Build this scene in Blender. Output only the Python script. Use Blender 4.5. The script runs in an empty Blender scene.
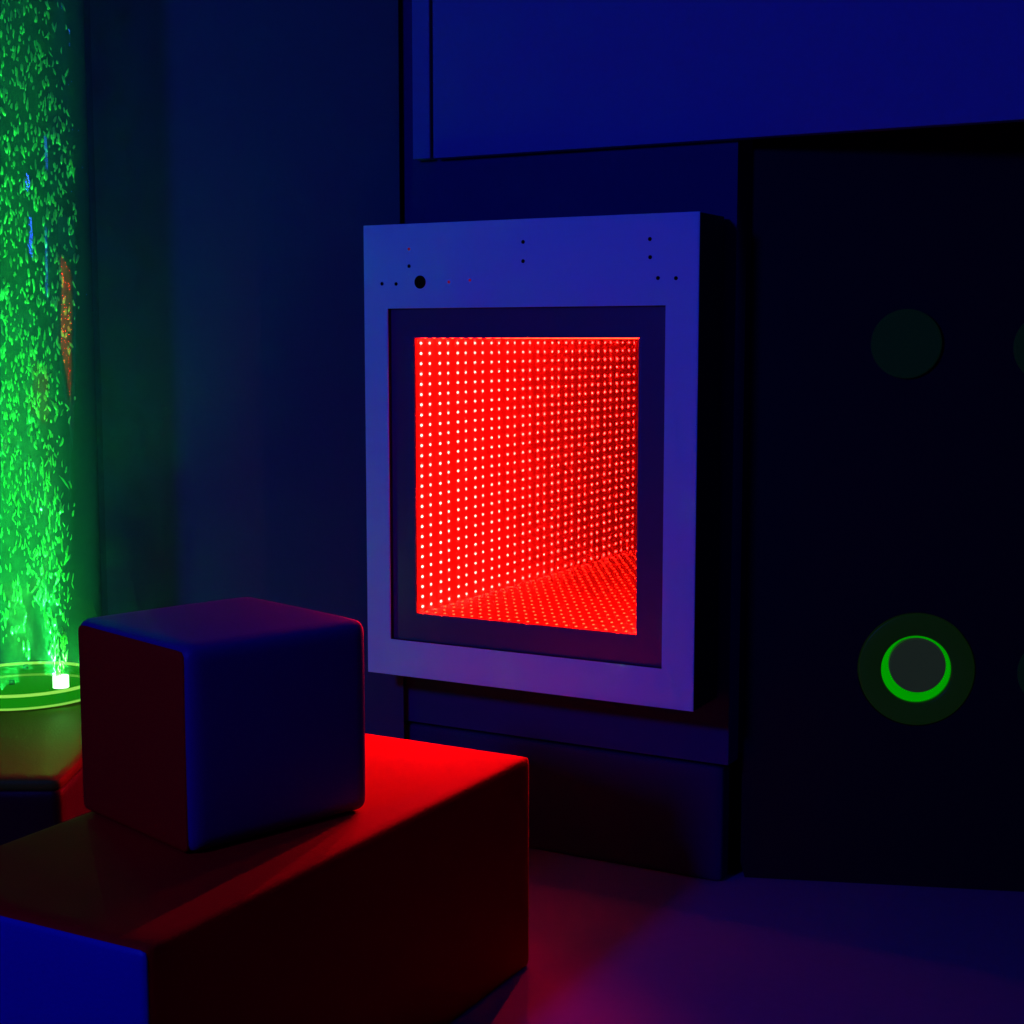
import bpy, bmesh, math, random
from mathutils import Vector, Matrix
random.seed(7)
sc = bpy.context.scene
col = sc.collection
R = math.radians
PI = math.pi

# ------------------------------------------------------------------ materials
def mat(name, color, rough=0.6, spec=0.3, bump=0.0, bscale=60.0, var=0.0):
    m = bpy.data.materials.new(name); m.use_nodes = True
    nt = m.node_tree; b = nt.nodes['Principled BSDF']
    b.inputs['Base Color'].default_value = (*color, 1)
    b.inputs['Roughness'].default_value = rough
    b.inputs['Specular IOR Level'].default_value = spec
    if bump or var:
        tc = nt.nodes.new('ShaderNodeTexCoord')
        nz = nt.nodes.new('ShaderNodeTexNoise'); nz.inputs['Scale'].default_value = bscale
        nz.inputs['Detail'].default_value = 4
        nt.links.new(tc.outputs['Object'], nz.inputs['Vector'])
        if bump:
            bp = nt.nodes.new('ShaderNodeBump'); bp.inputs['Strength'].default_value = bump
            bp.inputs['Distance'].default_value = 0.004
            nt.links.new(nz.outputs['Fac'], bp.inputs['Height'])
            nt.links.new(bp.outputs['Normal'], b.inputs['Normal'])
        if var:
            mx = nt.nodes.new('ShaderNodeMix'); mx.data_type = 'RGBA'
            mx.inputs['A'].default_value = (*[c*(1-var) for c in color], 1)
            mx.inputs['B'].default_value = (*[min(1, c*(1+var)) for c in color], 1)
            nt.links.new(nz.outputs['Fac'], mx.inputs['Factor'])
            nt.links.new(mx.outputs['Result'], b.inputs['Base Color'])
    return m

def emit(name, color, strength):
    m = bpy.data.materials.new(name); m.use_nodes = True
    nt = m.node_tree; nt.nodes.remove(nt.nodes['Principled BSDF'])
    e = nt.nodes.new('ShaderNodeEmission')
    e.inputs['Color'].default_value = (*color, 1); e.inputs['Strength'].default_value = strength
    nt.links.new(e.outputs[0], nt.nodes['Material Output'].inputs['Surface'])
    return m

def glow_plastic(name, color, ecolor, estr, rough=0.35):
    m = mat(name, color, rough, 0.1); b = m.node_tree.nodes['Principled BSDF']
    b.inputs['Emission Color'].default_value = (*ecolor, 1)
    b.inputs['Emission Strength'].default_value = estr
    return m

M = {}
M['wall'] = mat('blue_wall_paint', (0.03, 0.08, 0.115), 0.8, 0.1, 0.15, 90, 0.05)
M['upper'] = mat('pale_wall_paint', (0.08, 0.12, 0.38), 0.8, 0.1, 0.1, 90, 0.03)
M['plinth'] = mat('dark_plinth_vinyl', (0.015, 0.02, 0.09), 0.6, 0.1, 0.1, 60, 0.05)
M['board'] = mat('dark_board_paint', (0.02, 0.03, 0.13), 0.7, 0.1, 0.1, 60, 0.05)
M['black'] = mat('black_panel_paint', (0.010, 0.010, 0.014), 0.6, 0.15, 0.1, 60)
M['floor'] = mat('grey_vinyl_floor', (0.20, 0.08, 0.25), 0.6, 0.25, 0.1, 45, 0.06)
M['ceiling'] = mat('dark_ceiling_paint', (0.1, 0.1, 0.1), 0.9, 0.1)
M['room'] = mat('dark_room_paint', (0.05, 0.05, 0.06), 0.9, 0.1)
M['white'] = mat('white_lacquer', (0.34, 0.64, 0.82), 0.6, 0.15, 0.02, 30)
M['casing'] = mat('black_casing', (0.012, 0.012, 0.014), 0.6, 0.2)
M['bezel'] = mat('black_acrylic', (0.06, 0.05, 0.12), 0.35, 0.35)
M['hole'] = mat('dark_hole', (0.003, 0.003, 0.003), 0.9, 0.05)
M['red_vinyl'] = mat('red_vinyl', (0.70, 0.004, 0.002), 0.75, 0.08, 0.25, 220, 0.06)
M['blue_vinyl'] = mat('blue_vinyl', (0.01, 0.01, 0.32), 0.45, 0.25, 0.25, 220, 0.06)
M['navy_vinyl'] = mat('navy_vinyl', (0.08, 0.01, 0.16), 0.5, 0.2, 0.25, 220, 0.06)
M['green_vinyl'] = mat('olive_vinyl', (0.16, 0.15, 0.006), 0.6, 0.1, 0.25, 220, 0.06)
M['dark_red_vinyl'] = mat('dark_red_vinyl', (0.07, 0.004, 0.004), 0.5, 0.15, 0.25, 220, 0.06)
M['housing_glow'] = glow_plastic('red_glow_housing', (0.75, 0.75, 0.75), (1.0, 0.0, 0.0), 1.1, 0.7)  # even red emission added to the housing walls for the LED glow
LED_R, LED_G, LED_B = 300.0, 1.8, 1.4
M['led'] = emit('red_led', (1, LED_G/LED_R, LED_B/LED_R), LED_R)
M['led_soft'] = emit('red_led_soft', (1, 0.35/80, 0.1/80), 80)
M['indicator'] = glow_plastic('red_indicator', (0.2, 0.01, 0.02), (1, 0.03, 0.25), 0.12)
M['jet'] = emit('green_jet_lamp', (0.45, 1.0, 0.42), 5.0)
M['green_ring'] = emit('green_ring_light', (0.0, 1.0, 0.0), 0.30)
M['cap_dim'] = glow_plastic('dim_green_cap', (0.01, 0.04, 0.012), (0.10, 1.0, 0.45), 0.0030)  # faint green glow put in as emission
M['cap_grey'] = glow_plastic('grey_green_cap', (0.02, 0.03, 0.02), (0.60, 1.0, 0.60), 0.0125)
M['pad_spill'] = glow_plastic('green_pad_spill', (0.01, 0.10, 0.01), (0.25, 1.0, 0.05), 0.006)  # faint emission stands in for spill from the green ring

def glow_acrylic(name, c, s):
    m = bpy.data.materials.new(name); m.use_nodes = True
    nt = m.node_tree; nt.nodes.remove(nt.nodes['Principled BSDF'])
    e = nt.nodes.new('ShaderNodeEmission'); e.inputs['Color'].default_value = (*c, 1); e.inputs['Strength'].default_value = s
    t = nt.nodes.new('ShaderNodeBsdfTransparent')
    mx = nt.nodes.new('ShaderNodeMixShader'); mx.inputs[0].default_value = 0.6
    nt.links.new(t.outputs[0], mx.inputs[1]); nt.links.new(e.outputs[0], mx.inputs[2])
    nt.links.new(mx.outputs[0], nt.nodes['Material Output'].inputs['Surface'])
    return m
M['base_glow'] = glow_acrylic('lit_acrylic_base', (0.03, 1.0, 0.02), 0.35)
M['rim_glow'] = glow_acrylic('lit_acrylic_rim', (0.45, 1.0, 0.12), 1.2)

def mirror(name, c):
    m = bpy.data.materials.new(name); m.use_nodes = True
    nt = m.node_tree; nt.nodes.remove(nt.nodes['Principled BSDF'])
    g = nt.nodes.new('ShaderNodeBsdfGlossy'); g.inputs['Roughness'].default_value = 0
    g.inputs['Color'].default_value = (*c, 1)
    nt.links.new(g.outputs[0], nt.nodes['Material Output'].inputs['Surface'])
    return m
M['mirror'] = mirror('silver_mirror', (0.941, 0.941, 0.941))
def one_way():
    # mirror coating on the inner side of the pane, see-through from the room side
    m = bpy.data.materials.new('one_way_mirror'); m.use_nodes = True
    nt = m.node_tree; nt.nodes.remove(nt.nodes['Principled BSDF'])
    g = nt.nodes.new('ShaderNodeBsdfGlossy'); g.inputs['Roughness'].default_value = 0
    g.inputs['Color'].default_value = (0.941, 0.941, 0.941, 1)
    t = nt.nodes.new('ShaderNodeBsdfTransparent'); t.inputs[0].default_value = (0.95, 0.95, 0.95, 1)
    geo = nt.nodes.new('ShaderNodeNewGeometry'); mx = nt.nodes.new('ShaderNodeMixShader')
    nt.links.new(geo.outputs['Backfacing'], mx.inputs[0])
    nt.links.new(t.outputs[0], mx.inputs[1]); nt.links.new(g.outputs[0], mx.inputs[2])
    nt.links.new(mx.outputs[0], nt.nodes['Material Output'].inputs['Surface'])
    return m
M['one_way'] = one_way()
def acrylic():
    m = bpy.data.materials.new('clear_acrylic'); m.use_nodes = True
    nt = m.node_tree; nt.nodes.remove(nt.nodes['Principled BSDF'])
    g = nt.nodes.new('ShaderNodeBsdfGlossy'); g.inputs['Roughness'].default_value = 0.03
    t = nt.nodes.new('ShaderNodeBsdfTransparent'); t.inputs[0].default_value = (0.86, 0.92, 0.90, 1)
    lw = nt.nodes.new('ShaderNodeLayerWeight')
    pw = nt.nodes.new('ShaderNodeMath'); pw.operation = 'POWER'; pw.inputs[1].default_value = 4.0
    fr = nt.nodes.new('ShaderNodeMath'); fr.operation = 'MULTIPLY_ADD'
    fr.inputs[1].default_value = 0.55; fr.inputs[2].default_value = 0.04
    nt.links.new(lw.outputs['Facing'], pw.inputs[0]); nt.links.new(pw.outputs[0], fr.inputs[0])
    mx = nt.nodes.new('ShaderNodeMixShader')
    nt.links.new(fr.outputs[0], mx.inputs[0])
    nt.links.new(t.outputs[0], mx.inputs[1]); nt.links.new(g.outputs[0], mx.inputs[2])
    nt.links.new(mx.outputs[0], nt.nodes['Material Output'].inputs['Surface'])
    return m
M['acrylic'] = acrylic()
def water():
    m = bpy.data.materials.new('hazy_water'); m.use_nodes = True
    nt = m.node_tree; nt.nodes.remove(nt.nodes['Principled BSDF'])
    v = nt.nodes.new('ShaderNodeVolumePrincipled')
    v.inputs['Color'].default_value = (0.6, 0.95, 0.9, 1)
    v.inputs['Density'].default_value = 0.38
    v.inputs['Anisotropy'].default_value = 0.0
    nt.links.new(v.outputs[0], nt.nodes['Material Output'].inputs['Volume'])
    return m
M['water'] = water()
def bubble():
    m = bpy.data.materials.new('bubble_skin'); m.use_nodes = True
    nt = m.node_tree; nt.nodes.remove(nt.nodes['Principled BSDF'])
    d = nt.nodes.new('ShaderNodeBsdfDiffuse'); d.inputs[0].default_value = (0.55, 0.95, 0.42, 1)
    t = nt.nodes.new('ShaderNodeBsdfTranslucent'); t.inputs[0].default_value = (0.55, 0.95, 0.42, 1)
    mx = nt.nodes.new('ShaderNodeMixShader'); mx.inputs[0].default_value = 0.5
    nt.links.new(d.outputs[0], mx.inputs[1]); nt.links.new(t.outputs[0], mx.inputs[2])
    nt.links.new(mx.outputs[0], nt.nodes['Material Output'].inputs['Surface'])
    return m
M['bubble'] = bubble()

# ------------------------------------------------------------------ helpers
def link(name, bm, m, parent=None, smooth=False, loc=None):
    me = bpy.data.meshes.new(name); bm.normal_update(); bm.to_mesh(me); bm.free()
    ms = m if isinstance(m, (list, tuple)) else [m]
    for x in ms: me.materials.append(x)
    if smooth:
        for p in me.polygons: p.use_smooth = True
    o = bpy.data.objects.new(name, me); col.objects.link(o)
    if parent: o.parent = parent
    if loc: o.location = loc
    return o
def tag(o, label=None, cat=None, group=None, kind=None):
    if label: o['label'] = label
    if cat: o['category'] = cat
    if group: o['group'] = group
    if kind: o['kind'] = kind
    return o
def empty(name, loc, rz=0):
    o = bpy.data.objects.new(name, None); col.objects.link(o)
    o.location = loc; o.rotation_euler = (0, 0, rz); o.empty_display_size = 0.05
    return o
def box(bm, x0, x1, y0, y1, z0, z1, bev=0, seg=3):
    r = bmesh.ops.create_cube(bm, size=1)
    vs = r['verts']
    for v in vs:
        v.co = Vector(((x0+x1)/2 + v.co.x*(x1-x0), (y0+y1)/2 + v.co.y*(y1-y0), (z0+z1)/2 + v.co.z*(z1-z0)))
    if bev:
        es = list({e for v in vs for e in v.link_edges})
        bmesh.ops.bevel(bm, geom=es, offset=bev, segments=seg, profile=0.5, affect='EDGES')
    return bm
def boxbm(*a, **k): return box(bmesh.new(), *a, **k)
def ring_prism(ox0, ox1, oz0, oz1, ix0, ix1, iz0, iz1, y0, y1, bev=0):
    """rectangular ring (frame) lying in the x-z plane, from y0 to y1"""
    bm = bmesh.new(); V = []
    for y in (y0, y1):
        V.append([bm.verts.new((x, y, z)) for x, z in ((ox0,oz0),(ox1,oz0),(ox1,oz1),(ox0,oz1))])
        V.append([bm.verts.new((x, y, z)) for x, z in ((ix0,iz0),(ix1,iz0),(ix1,iz1),(ix0,iz1))])
    of, nf, ob, nb = V
    for k in range(4):
        l = (k+1) % 4
        bm.faces.new((of[k], of[l], nf[l], nf[k])); bm.faces.new((ob[l], ob[k], nb[k], nb[l]))
        bm.faces.new((of[l], of[k], ob[k], ob[l])); bm.faces.new((nf[k], nf[l], nb[l], nb[k]))
    bmesh.ops.recalc_face_normals(bm, faces=bm.faces[:])
    if bev:
        es = [e for e in bm.edges if abs(e.verts[0].co.y-y0) < 1e-6 and abs(e.verts[1].co.y-y0) < 1e-6
              and (e.verts[0].co.x == e.verts[1].co.x or e.verts[0].co.z == e.verts[1].co.z)]
        bmesh.ops.bevel(bm, geom=es, offset=bev, segments=2, affect='EDGES')
    return bm
def cyl_z(bm, r, z0, z1, n=64, x=0, y=0):
    bmesh.ops.create_cone(bm, cap_ends=True, segments=n, radius1=r, radius2=r, depth=z1-z0,
                          matrix=Matrix.Translation((x, y, (z0+z1)/2)))
    return bm
def cyl_y(bm, r, x, z, y0, y1, n=40, bev=0):
    m = Matrix.Translation((x, (y0+y1)/2, z)) @ Matrix.Rotation(R(90), 4, 'X')
    g = bmesh.ops.create_cone(bm, cap_ends=True, segments=n, radius1=r, radius2=r, depth=abs(y1-y0), matrix=m)
    if bev:
        es = [e for e in bm.edges if len(e.link_faces) == 2 and e.calc_face_angle() > 1.0]
        bmesh.ops.bevel(bm, geom=es, offset=bev, segments=3, affect='EDGES')
    return bm
def lathe(profile, n=96):
    """profile of (r, z) pairs, closed loop, around z"""
    bm = bmesh.new(); rows = []
    for k in range(n):
        a = 2*PI*k/n
        rows.append([bm.verts.new((r*math.cos(a), r*math.sin(a), z)) for r, z in profile])
    for k in range(n):
        a, b = rows[k], rows[(k+1) % n]
        for j in range(len(profile)):
            l = (j+1) % len(profile)
            bm.faces.new((a[j], b[j], b[l], a[l]))
    bmesh.ops.recalc_face_normals(bm, faces=bm.faces[:])
    return bm
def soft_box(sx, sy, sz, bev, bulge, cuts=14):
    """foam block: rounded edges and slightly swollen faces, base at z=0"""
    bm = bmesh.new()
    bmesh.ops.create_cube(bm, size=2)
    bmesh.ops.subdivide_edges(bm, edges=bm.edges[:], cuts=cuts, use_grid_fill=True)
    hx, hy, hz = sx/2, sy/2, sz/2
    for v in bm.verts:
        q = []
        for c, h in zip(v.co, (hx, hy, hz)):
            # crowd the grid towards the edges so the rounding is smooth
            s = math.copysign(1-(1-abs(c))**1.6, c)
            q.append(s*h)
        inner = Vector([max(-h+bev, min(h-bev, c)) for c, h in zip(q, (hx, hy, hz))])
        d = Vector(q)-inner
        p = inner + d.normalized()*bev if d.length > 1e-9 else inner
        fx, fy, fz = (1-(p.x/hx)**2), (1-(p.y/hy)**2), (1-(p.z/hz)**2)
        fx, fy, fz = (max(0, f) for f in (fx, fy, fz))
        p.x += math.copysign(bulge*(fy*fz)**0.6, p.x) if abs(p.x) > hx-bev*0.7 else 0
        p.y += math.copysign(bulge*(fx*fz)**0.6, p.y) if abs(p.y) > hy-bev*0.7 else 0
        p.z += math.copysign(bulge*(fx*fy)**0.6, p.z) if p.z > hz-bev*0.7 else 0
        v.co = p + Vector((0, 0, hz))
    return bm
def side_pad(w, h, bulge, thick, r, n=16):
    """padded cover of one face: rounded rectangle in x-z facing -y, swollen a little"""
    bm = bmesh.new(); grid = []
    for j in range(n+1):
        row = []
        for i in range(n+1):
            a, b = -1+2*i/n, -1+2*j/n
            a = math.copysign(1-(1-abs(a))**1.5, a); b = math.copysign(1-(1-abs(b))**1.5, b)
            x, z = a*w/2, b*h/2
            ix, iz = max(-w/2+r, min(w/2-r, x)), max(-h/2+r, min(h/2-r, z))
            d = Vector((x-ix, z-iz))
            if d.length > r: d = d.normalized()*r
            x, z = ix+d.x, iz+d.y
            f = max(0, (1-a*a)*(1-b*b))
            e = 1-max(abs(a), abs(b))**10
            row.append(bm.verts.new((x, -thick*e-bulge*f**0.6, z)))
        grid.append(row)
    for j in range(n):
        for i in range(n):
            bm.faces.new((grid[j][i], grid[j][i+1], grid[j+1][i+1], grid[j+1][i]))
    bmesh.ops.recalc_face_normals(bm, faces=bm.faces[:])
    ret = bmesh.ops.extrude_face_region(bm, geom=bm.faces[:])
    for v in [g for g in ret['geom'] if isinstance(g, bmesh.types.BMVert)]: v.co.y = 0.004
    bmesh.ops.recalc_face_normals(bm, faces=bm.faces[:])
    return bm
def struct(name, bm, m, parent=None, **k):
    o = link(name, bm, m, parent, **k)
    if not parent: o['kind'] = 'structure'
    return o

# the unit with the red light panel stands at an angle to the room
O = Vector((-0.474, 1.925, 0.0)); RZ = -R(28.685)
def place(o):
    o.location = O; o.rotation_euler = (0, 0, RZ); return o

# ------------------------------------------------------------------ the room
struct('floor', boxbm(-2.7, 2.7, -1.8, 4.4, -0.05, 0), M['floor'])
struct('ceiling', boxbm(-2.7, 2.7, -1.8, 4.4, 2.7, 2.75), M['ceiling'])
struct('wall_left', boxbm(-2.75, -2.7, -1.8, 4.4, 0, 2.7), M['room'])
struct('wall_right', boxbm(2.7, 2.75, -1.8, 4.4, 0, 2.7), M['room'])
struct('wall_rear', boxbm(-2.7, 2.7, -1.85, -1.8, 0, 2.7), M['room'])
struct('wall_back', boxbm(-2.7, -0.264, 3.675, 3.775, 0, 2.7), M['wall'])
w = place(struct('wall_diagonal', boxbm(-0.70, 0.173, 1.66, 1.72, 0.272, 2.69), M['board']))
w = place(struct('wall_upper', boxbm(-0.555, 1.70, 1.625, 1.659, 1.6165, 2.69), M['upper']))
w = place(struct('trim_1', boxbm(-0.612, -0.565, 1.625, 1.659, 1.6165, 2.69, bev=0.003), M['upper']))

# ------------------------------------------------------------------ low padded plinth below the panel
pl = empty('plinth', (0, 0, 0)); place(pl)
tag(pl, 'low dark blue padded plinth on the floor under the red light panel', 'plinth')
b = soft_box(0.84, 0.05, 0.262, 0.010, 0.001)
link('body', b, M['plinth'], pl, True, (-0.262, 1.69, 0.0))

# ------------------------------------------------------------------ infinity light panel
ip = place(empty('infinity_mirror', (0, 0, 0)))
tag(ip, 'white framed infinity mirror full of glowing red LED dots hung on the dark wall', 'light panel')
FX0, FX1, FZ0, FZ1 = -0.667, 0.153, 0.424, 1.459
GX0, GX1, GZ0, GZ1 = -0.603, 0.080, 0.508, 1.271
WX0, WX1, WZ0, WZ1 = -0.541, 0.0145, 0.572, 1.2045
FY = 1.50
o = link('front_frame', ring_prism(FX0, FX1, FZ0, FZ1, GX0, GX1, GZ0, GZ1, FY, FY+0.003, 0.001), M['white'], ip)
o['label'] = 'white front frame'
o = link('casing', ring_prism(FX0+.001, FX1-.001, FZ0+.001, FZ1-.001, GX0-.0004, GX1+.0004, GZ0-.0004, GZ1+.0004, FY+0.0032, 1.640), M['casing'], ip)
o['label'] = 'black box sides'
link('mount', boxbm(-0.45, -0.06, 1.640, 1.659, 1.30, 1.36), M['casing'], ip)
o = link('bezel', ring_prism(GX0, GX1, GZ0, GZ1, WX0, WX1, WZ0, WZ1, FY+0.0145, FY+0.020), M['bezel'], ip)
o['label'] = 'dark glossy inner border'
PY0, PY1 = FY+0.0205, FY+0.0615          # one-way pane and back mirror
bm = bmesh.new()
bm.faces.new([bm.verts.new(p) for p in ((WX0-.004, PY0, WZ0-.004), (WX1+.004, PY0, WZ0-.004), (WX1+.004, PY0, WZ1+.004), (WX0-.004, PY0, WZ1+.004))])
bm.normal_update()
for f in bm.faces:
    if f.normal.y > 0: f.normal_flip()
link('mirror_pane', bm, M['one_way'], ip)
hs = link('led_housing', ring_prism(WX0-.02, WX1+.02, WZ0-.02, WZ1+.02, WX0, WX1, WZ0, WZ1, PY0+.0002, PY1), M['housing_glow'], ip)  # inner housing walls, LED glow put into their material
link('back_mirror', boxbm(WX0-.02, WX1+.02, PY1, PY1+.005, WZ0-.02, WZ1+.02), M['mirror'], ip)
def led_mesh(sx, sy, sz, m):
    bm = bmesh.new()
    bmesh.ops.create_icosphere(bm, subdivisions=1, radius=0.001)
    for v in bm.verts: v.co = Vector((v.co.x*sx, v.co.y*sy, v.co.z*sz))
    bmesh.ops.rotate(bm, verts=bm.verts[:], cent=(0, 0, 0), matrix=Matrix.Rotation(R(11), 3, 'X'))
    me = bpy.data.meshes.new('led_bulb'); bm.to_mesh(me); bm.free(); me.materials.append(m)
    return me
LM = led_mesh(3.3, 5.0, 2.3, M['led']); LS = led_mesh(3.2, 4.0, 1.8, M['led_soft']); YL = (PY0+PY1)/2 + 0.0012
NV, NH = 27, 23
def led(x, z, rot, me=None):
    o = bpy.data.objects.new('led_bulb', me or LM); col.objects.link(o); o.parent = ip
    o.location = (x, YL, z); o.rotation_euler = rot
dv = (WZ1-WZ0)/NV; dh = (WX1-WX0)/NH
for k in range(NV):
    z = WZ0 + (k+0.5)*dv
    led(WX0, z, (0, R(90), 0)); led(WX1, z, (0, R(-90), 0))
for k in range(NH):
    x = WX0 + (k+0.5)*dh
    led(x, WZ0, (0, 0, 0), LS); led(x, WZ1, (0, R(180), 0), LS)
HOLES = [(-.544,1.365),(-.617,1.327),(-.579,1.326),(-.253,1.410),(-.253,1.369),(.044,1.407),(.045,1.370),(.063,1.327),(.103,1.326)]
for x, z in HOLES:
    link('screw', cyl_y(bmesh.new(), 0.0042, x, z, FY-0.0008, FY+0.006, 20), M['hole'], ip)
for x, z in ((-.544,1.403),(-.440,1.328),(-.386,1.331)):
    o = link('indicator_light', cyl_y(bmesh.new(), 0.0034, x, z, FY-0.0010, FY+0.006, 20), M['indicator'], ip)
    o['label'] = 'tiny dim red indicator light'
o = link('sensor', cyl_y(bmesh.new(), 0.0148, -.515, 1.329, FY-0.0015, FY+0.006, 40, 0.0005), M['hole'], ip)
o['label'] = 'round black sensor window'

# ------------------------------------------------------------------ black wall panel with round lights
bp_ = empty('button_panel', (0.513, 3.35, 0), math.atan2(-0.094, 0.607))
tag(bp_, 'tall black wall panel with round green light buttons', 'wall panel')
UL, VL = 0.3712, 0.487
RO, RI = 0.1235, 0.0745
# board with a round well for the lit button
bm = bmesh.new()
def slab_with_hole(bm, x0, x1, z0, z1, y0, y1, cx, cz, r, n=64):
    outer = []
    ang = [2*PI*k/n for k in range(n)]
    for y in (y0, y1):
        inn = [bm.verts.new((cx+r*math.cos(a), y, cz+r*math.sin(a))) for a in ang]
        mid = []
        for a in ang:
            c, s = math.cos(a), math.sin(a)
            tx = ((x1-cx)/c if c > 0 else (x0-cx)/c) if abs(c) > 1e-9 else 1e9
            tz = ((z1-cz)/s if s > 0 else (z0-cz)/s) if abs(s) > 1e-9 else 1e9
            t = min(tx, tz); mid.append(bm.verts.new((cx+t*c, y, cz+t*s)))
        outer.append((inn, mid))
    for k in range(n):
        l = (k+1) % n
        for (inn, mid) in outer: bm.faces.new((inn[k], inn[l], mid[l], mid[k]))
        bm.faces.new((outer[0][0][k], outer[0][0][l], outer[1][0][l], outer[1][0][k]))
        bm.faces.new((outer[0][1][k], outer[0][1][l], outer[1][1][l], outer[1][1][k]))
    bmesh.ops.recalc_face_normals(bm, faces=bm.faces[:])
slab_with_hole(bm, 0.0, 1.75, 0.0, 2.69, 0, 0.05, UL, VL, RO+0.002, 128)
link('board', bm, M['black'], bp_)
def disc_ring(ro, ri, y0, y1, n=96, rnd=0.004):
    prof = [(ri, y1), (ro, y1), (ro, y0+rnd), (ro-rnd*0.3, y0+rnd*0.3), (ro-rnd, y0), (ri+rnd, y0), (ri+rnd*0.3, y0+rnd*0.3), (ri, y0+rnd)]
    bm = lathe(prof, n)
    bmesh.ops.rotate(bm, verts=bm.verts[:], cent=(0, 0, 0), matrix=Matrix.Rotation(R(-90), 3, 'X'))
    # z -> y
    return bm
def move(bm, v): bmesh.ops.translate(bm, verts=bm.verts[:], vec=v); return bm
lb = link('light_button', move(disc_ring(RO, RI, -0.003, 0.04), (UL, 0, VL)), M['pad_spill'], bp_, True)
lb['label'] = 'large round button glowing green around its centre'
link('glow_ring', move(disc_ring(RI-0.0002, RI-0.006, 0.012, 0.040, rnd=0.001), (UL, 0, VL)), M['green_ring'], lb)
link('glow_plate', cyl_y(bmesh.new(), RI-0.002, UL, VL, 0.041, 0.047, 64), M['green_ring'], lb)
o = link('cap', cyl_y(bmesh.new(), 0.0605, UL+0.004, VL+0.006, 0.014, 0.0395, 64, 0.003), M['cap_grey'], lb)
o['label'] = 'grey centre cap'
for u, z, r in ((0.3300, 1.192, 0.0735), (0.6235, 1.185, 0.0735), (0.658, 0.489, 0.0755)):
    o = link('light_button', cyl_y(bmesh.new(), r, u, z, -0.012, 0.002, 64, 0.003), M['cap_dim'], bp_)
    o['label'] = 'dull green round button with a faint glow'

# ------------------------------------------------------------------ foam block and cube in front
HB = 0.415
fb = place(empty('foam_block', (0, 0, 0)))
tag(fb, 'long red foam block with a blue end standing on the floor under the cube', 'foam block')
BL, BW = 1.062, 0.491
b = soft_box(BW, BL, HB, 0.012, 0.0015, 18)
link('body', b, M['red_vinyl'], fb, True, (-BW/2, BL/2+0.002, 0))
o = link('end_panel', side_pad(BW-0.008, HB-0.012, 0.001, 0.003, 0.008), M['blue_vinyl'], fb, True, (-BW/2, 0.0015, HB/2-0.001))
o['label'] = 'blue vinyl end'

CS = 0.345
fc = empty('foam_cube', (-0.482, 2.516, HB+0.002), R(43.6))
tag(fc, 'navy foam cube with one red side resting on top of the long block', 'foam cube')
b = soft_box(CS, CS, 0.324, 0.020, 0.004, 18)
link('body', b, M['navy_vinyl'], fc, True)
o = link('side_panel', side_pad(CS-0.022, 0.324-0.012, 0.005, 0.002, 0.012), M['red_vinyl'], fc, True, (-CS/2-0.0005, 0, 0.159))
o.rotation_euler = (0, 0, R(-90)); o['label'] = 'red vinyl side'

# ------------------------------------------------------------------ platform under the tube
pf = empty('platform', (-1.50, 3.17, 0))
tag(pf, 'low red padded platform with an olive top carrying the bubble tube', 'platform')
b = soft_box(1.374, 0.94, HB-0.020, 0.012, 0.001, 18)
link('body', b, M['dark_red_vinyl'], pf, True)
b = soft_box(1.372, 0.938, 0.026, 0.012, 0.0, 18)
o = link('top_pad', b, M['green_vinyl'], pf, True, (0, 0, HB-0.026)); o['label'] = 'olive vinyl top'

# ------------------------------------------------------------------ bubble tube
TX, TY, TR = -1.097, 3.385, 0.190
TH = 2.2
bt = empty('bubble_tube', (TX, TY, HB))
tag(bt, 'tall clear bubble tube lit green from below, standing on the padded platform', 'bubble tube')
link('tube', lathe([(TR, 0.0), (TR, TH), (TR-0.012, TH), (TR-0.012, 0.0)], 128), M['acrylic'], bt, True)
link('water', cyl_z(bmesh.new(), TR-0.0135, 0.034, TH-0.15, 96), M['water'], bt)['kind'] = 'stuff'
base = link('base', lathe([(TR-0.013, 0.001), (TR-0.013, 0.028), (0.0005, 0.028), (0.0005, 0.001)], 96), M['base_glow'], bt)
base['label'] = 'glowing green acrylic base'
link('rim', lathe([(TR-0.013, 0.0285), (TR-0.013, 0.0335), (TR-0.020, 0.0335), (TR-0.020, 0.0285)], 96), M['rim_glow'], base)
link('rim', lathe([(TR-0.0125, 0.001), (TR-0.0125, 0.005), (TR-0.018, 0.005), (TR-0.018, 0.001)], 96), M['rim_glow'], base)
link('lid', lathe([(TR+0.004, TH), (TR+0.004, TH+0.05), (0.0005, TH+0.05), (0.0005, TH)], 96), M['casing'], bt)
JETS = [(0.116, -0.098, 1.0), (0.0, -0.07, 0.35), (-0.085, 0.0, 0.7), (-0.02, 0.09, 0.3)]
for jx, jy, s in JETS:
    bm = bmesh.new(); cyl_z(bm, 0.017 if s == 1 else 0.006, 0.0345, 0.060 if s == 1 else 0.044, 32, jx, jy)
    link('jet_nozzle', bm, M['jet'] if s == 1 else M['casing'], bt)
ico = bmesh.new(); bmesh.ops.create_icosphere(ico, subdivisions=1, radius=1)
IV = [v.co.copy() for v in ico.verts]; IF = [[v.index for v in f.verts] for f in ico.faces]; ico.free()
verts, faces = [], []
def add_bubble(p, w_, l_, tilt, az):
    base_i = len(verts)
    m = Matrix.Rotation(az, 3, 'Z') @ Matrix.Rotation(tilt, 3, 'Y')
    wob = [random.uniform(0.75, 1.25) for _ in IV]
    bend = random.uniform(-0.6, 0.6)*l_*0.6
    for v, k in zip(IV, wob):
        verts.append(p + m @ Vector((v.x*w_*k + bend*v.z*v.z, v.y*w_*k, v.z*l_*k)))
    faces.extend([[base_i+i for i in f] for f in IF])
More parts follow.
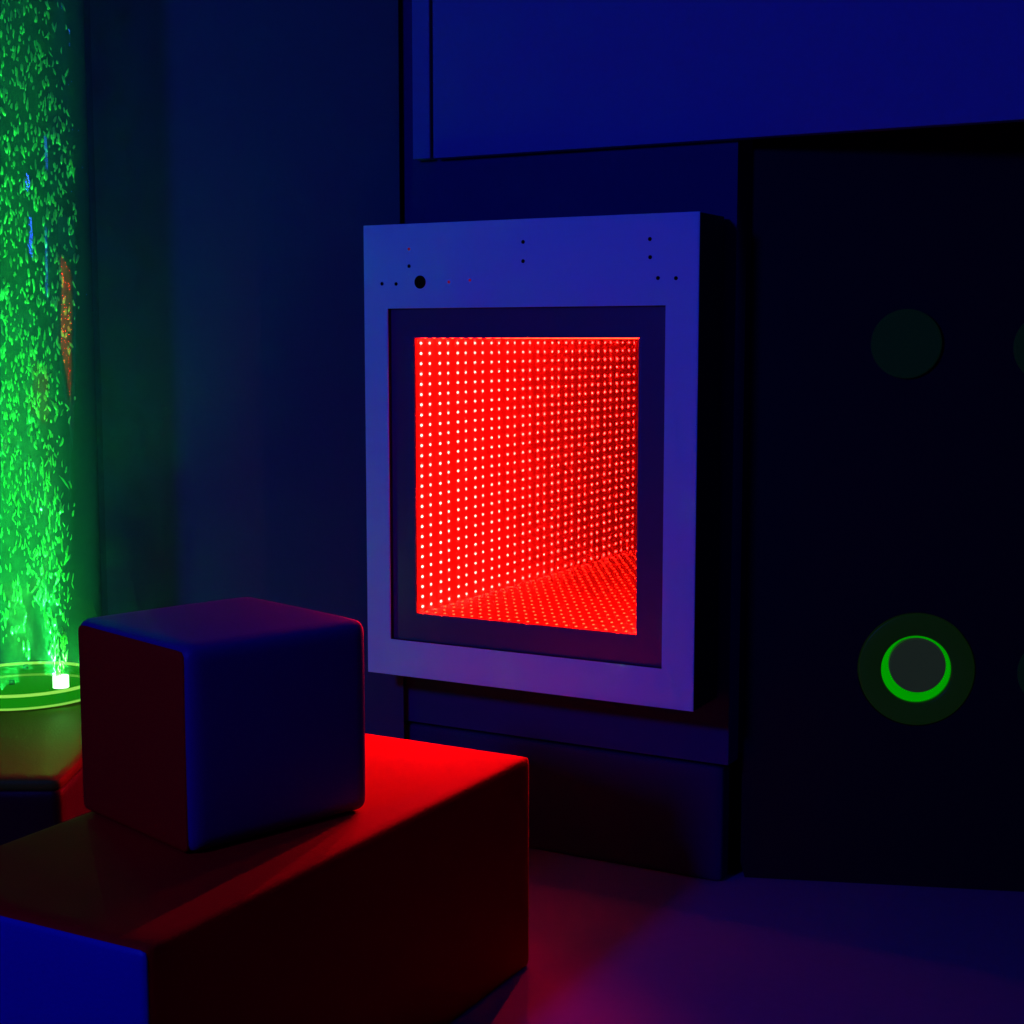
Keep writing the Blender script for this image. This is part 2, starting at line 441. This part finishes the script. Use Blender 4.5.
def plume(jx, jy, n, zmax, r0, grow, rmax, phase):
    for _ in range(n):
        t = random.random()**0.9
        z = 0.055 + t*(zmax-0.055)
        r = min(rmax, r0 + grow*(z-0.04)) * math.sqrt(random.random())
        a = random.uniform(0, 2*PI)
        drift = min(1.0, z/1.0)
        sx = 0.030*math.sin(z*7+phase)*drift; sy = 0.03*math.cos(z*6+phase)*drift
        # plumes wander towards the middle of the tube as they rise
        px = jx*(1-0.55*drift)+sx+r*math.cos(a); py = jy*(1-0.5*drift)+sy+r*math.sin(a)
        q = math.hypot(px, py)
        if q > 0.148: px *= 0.148/q; py *= 0.148/q
        w_ = random.uniform(0.0013, 0.0032); l_ = w_*random.uniform(1.6, 4.6)
        if z < 0.55: w_ *= 0.75; l_ *= 1.15
        add_bubble(Vector((px, py, z)), w_, l_, random.gauss(0, 0.28), a)
plume(JETS[0][0], JETS[0][1], 1250, 1.72, 0.010, 0.17, 0.12, 0.3)
plume(JETS[1][0], JETS[1][1], 240, 1.72, 0.008, 0.12, 0.13, 1.9)
plume(JETS[2][0], JETS[2][1], 480, 1.72, 0.010, 0.14, 0.13, 3.1)
plume(JETS[3][0], JETS[3][1], 420, 1.72, 0.010, 0.14, 0.13, 4.5)
me = bpy.data.meshes.new('bubbles'); me.from_pydata([tuple(v) for v in verts], [], faces); me.update()
me.materials.append(M['bubble'])
for p in me.polygons: p.use_smooth = True
o = bpy.data.objects.new('bubbles', me); col.objects.link(o); o.parent = bt; o['kind'] = 'stuff'

# ------------------------------------------------------------------ lights
def light(name, kind, loc, energy, color, target=None, parent=None, **kw):
    l = bpy.data.lights.new(name, kind); l.energy = energy; l.color = color
    for k, v in kw.items(): setattr(l, k, v)
    o = bpy.data.objects.new(name, l); col.objects.link(o); o.location = loc
    if target is not None:
        o.rotation_euler = (Vector(target)-Vector(loc)).to_track_quat('-Z', 'Y').to_euler()
    if parent: o.parent = parent
    return o
light('blue_room_lamp', 'AREA', (-1.90, 0.40, 2.10), 42, (0.027, 0.050, 1.0), (0.1, 3.4, 1.2), shape='DISK', size=0.35)
# added unseen spots standing in for red light leaving the mirror pane
SPOT, ROW = 3.8, (1.9, 1.1, 0.35, 0.18)   # lower rows set stronger so the red fades sooner along the block
for i in range(4):
    for j in range(4):
        x = WX0+(i+.35)*(WX1-WX0)/4.3; z = WZ0+(j+.5)*(WZ1-WZ0)/4
        s = light('panel_fill_spot', 'SPOT', (x, FY+0.008, z), SPOT*ROW[j], (1.0, 0.004, 0.012), parent=ip,
                  spot_size=R(92), spot_blend=1.0, shadow_soft_size=0.0)
        s.rotation_euler = (R(-90), 0, 0)
        s.rotation_euler = Vector((0, -1, -0.45)).to_track_quat('-Z', 'Y').to_euler()
light('blue_highlight_lamp', 'AREA', (1.8, 2.4, 2.25), 2.4, (0.03, 0.10, 1.0), (-1.0, 3.4, 1.9), shape='RECTANGLE', size=0.2, size_y=0.45)  # added out of view to put a blue highlight on the tube
# green LEDs in the base of the tube
for jx, jy, st in JETS:
    g = light('tube_beam', 'AREA', (jx*0.8, jy*0.9, 0.0365 if st < 1 else 0.0605), 0.4+0.7*st, (0.03, 1.0, 0.12), parent=bt, shape='DISK',
              size=0.03, spread=R(20))
    g.rotation_euler = (R(180), 0, 0)
for k in range(6):
    a = 2*PI*(k+0.5)/6
    g = light('base_led', 'SPOT', (0.135*math.cos(a), 0.135*math.sin(a), 0.036), 4.6, (0.03, 1.0, 0.12), parent=bt,
              spot_size=R(92), spot_blend=1.0, shadow_soft_size=0.0)
    g.rotation_euler = Vector((-0.25*math.cos(a), -0.25*math.sin(a), 1)).to_track_quat('-Z', 'Y').to_euler()
g = light('jet_beam', 'POINT', (JETS[0][0], JETS[0][1], 0.09), 0.55, (0.10, 1.0, 0.10), parent=bt, shadow_soft_size=0.0)
sc.world = bpy.data.worlds.new('world'); sc.world.use_nodes = True
sc.world.node_tree.nodes['Background'].inputs[0].default_value = (0, 0, 0.01, 1)
sc.world.node_tree.nodes['Background'].inputs[1].default_value = 0.1

# ------------------------------------------------------------------ camera
cam = bpy.data.cameras.new('camera'); co = bpy.data.objects.new('camera', cam); col.objects.link(co)
cam.sensor_width = 36; cam.lens = 36*1540/1024
co.location = (0, 0, 1.2); co.rotation_euler = (R(90)-math.atan(172/1540), 0, 0)
cam.clip_start = 0.05
sc.camera = co
sc.view_settings.view_transform = 'Standard'; sc.view_settings.look = 'None'
sc.view_settings.exposure = 0; sc.view_settings.gamma = 1
sc.view_settings.use_curve_mapping = False
cy = sc.cycles
cy.max_bounces = 64; cy.glossy_bounces = 60; cy.diffuse_bounces = 3
cy.transmission_bounces = 8; cy.transparent_max_bounces = 64; cy.volume_bounces = 0
cy.caustics_reflective = False; cy.caustics_refractive = False
cy.sample_clamp_indirect = 0.0
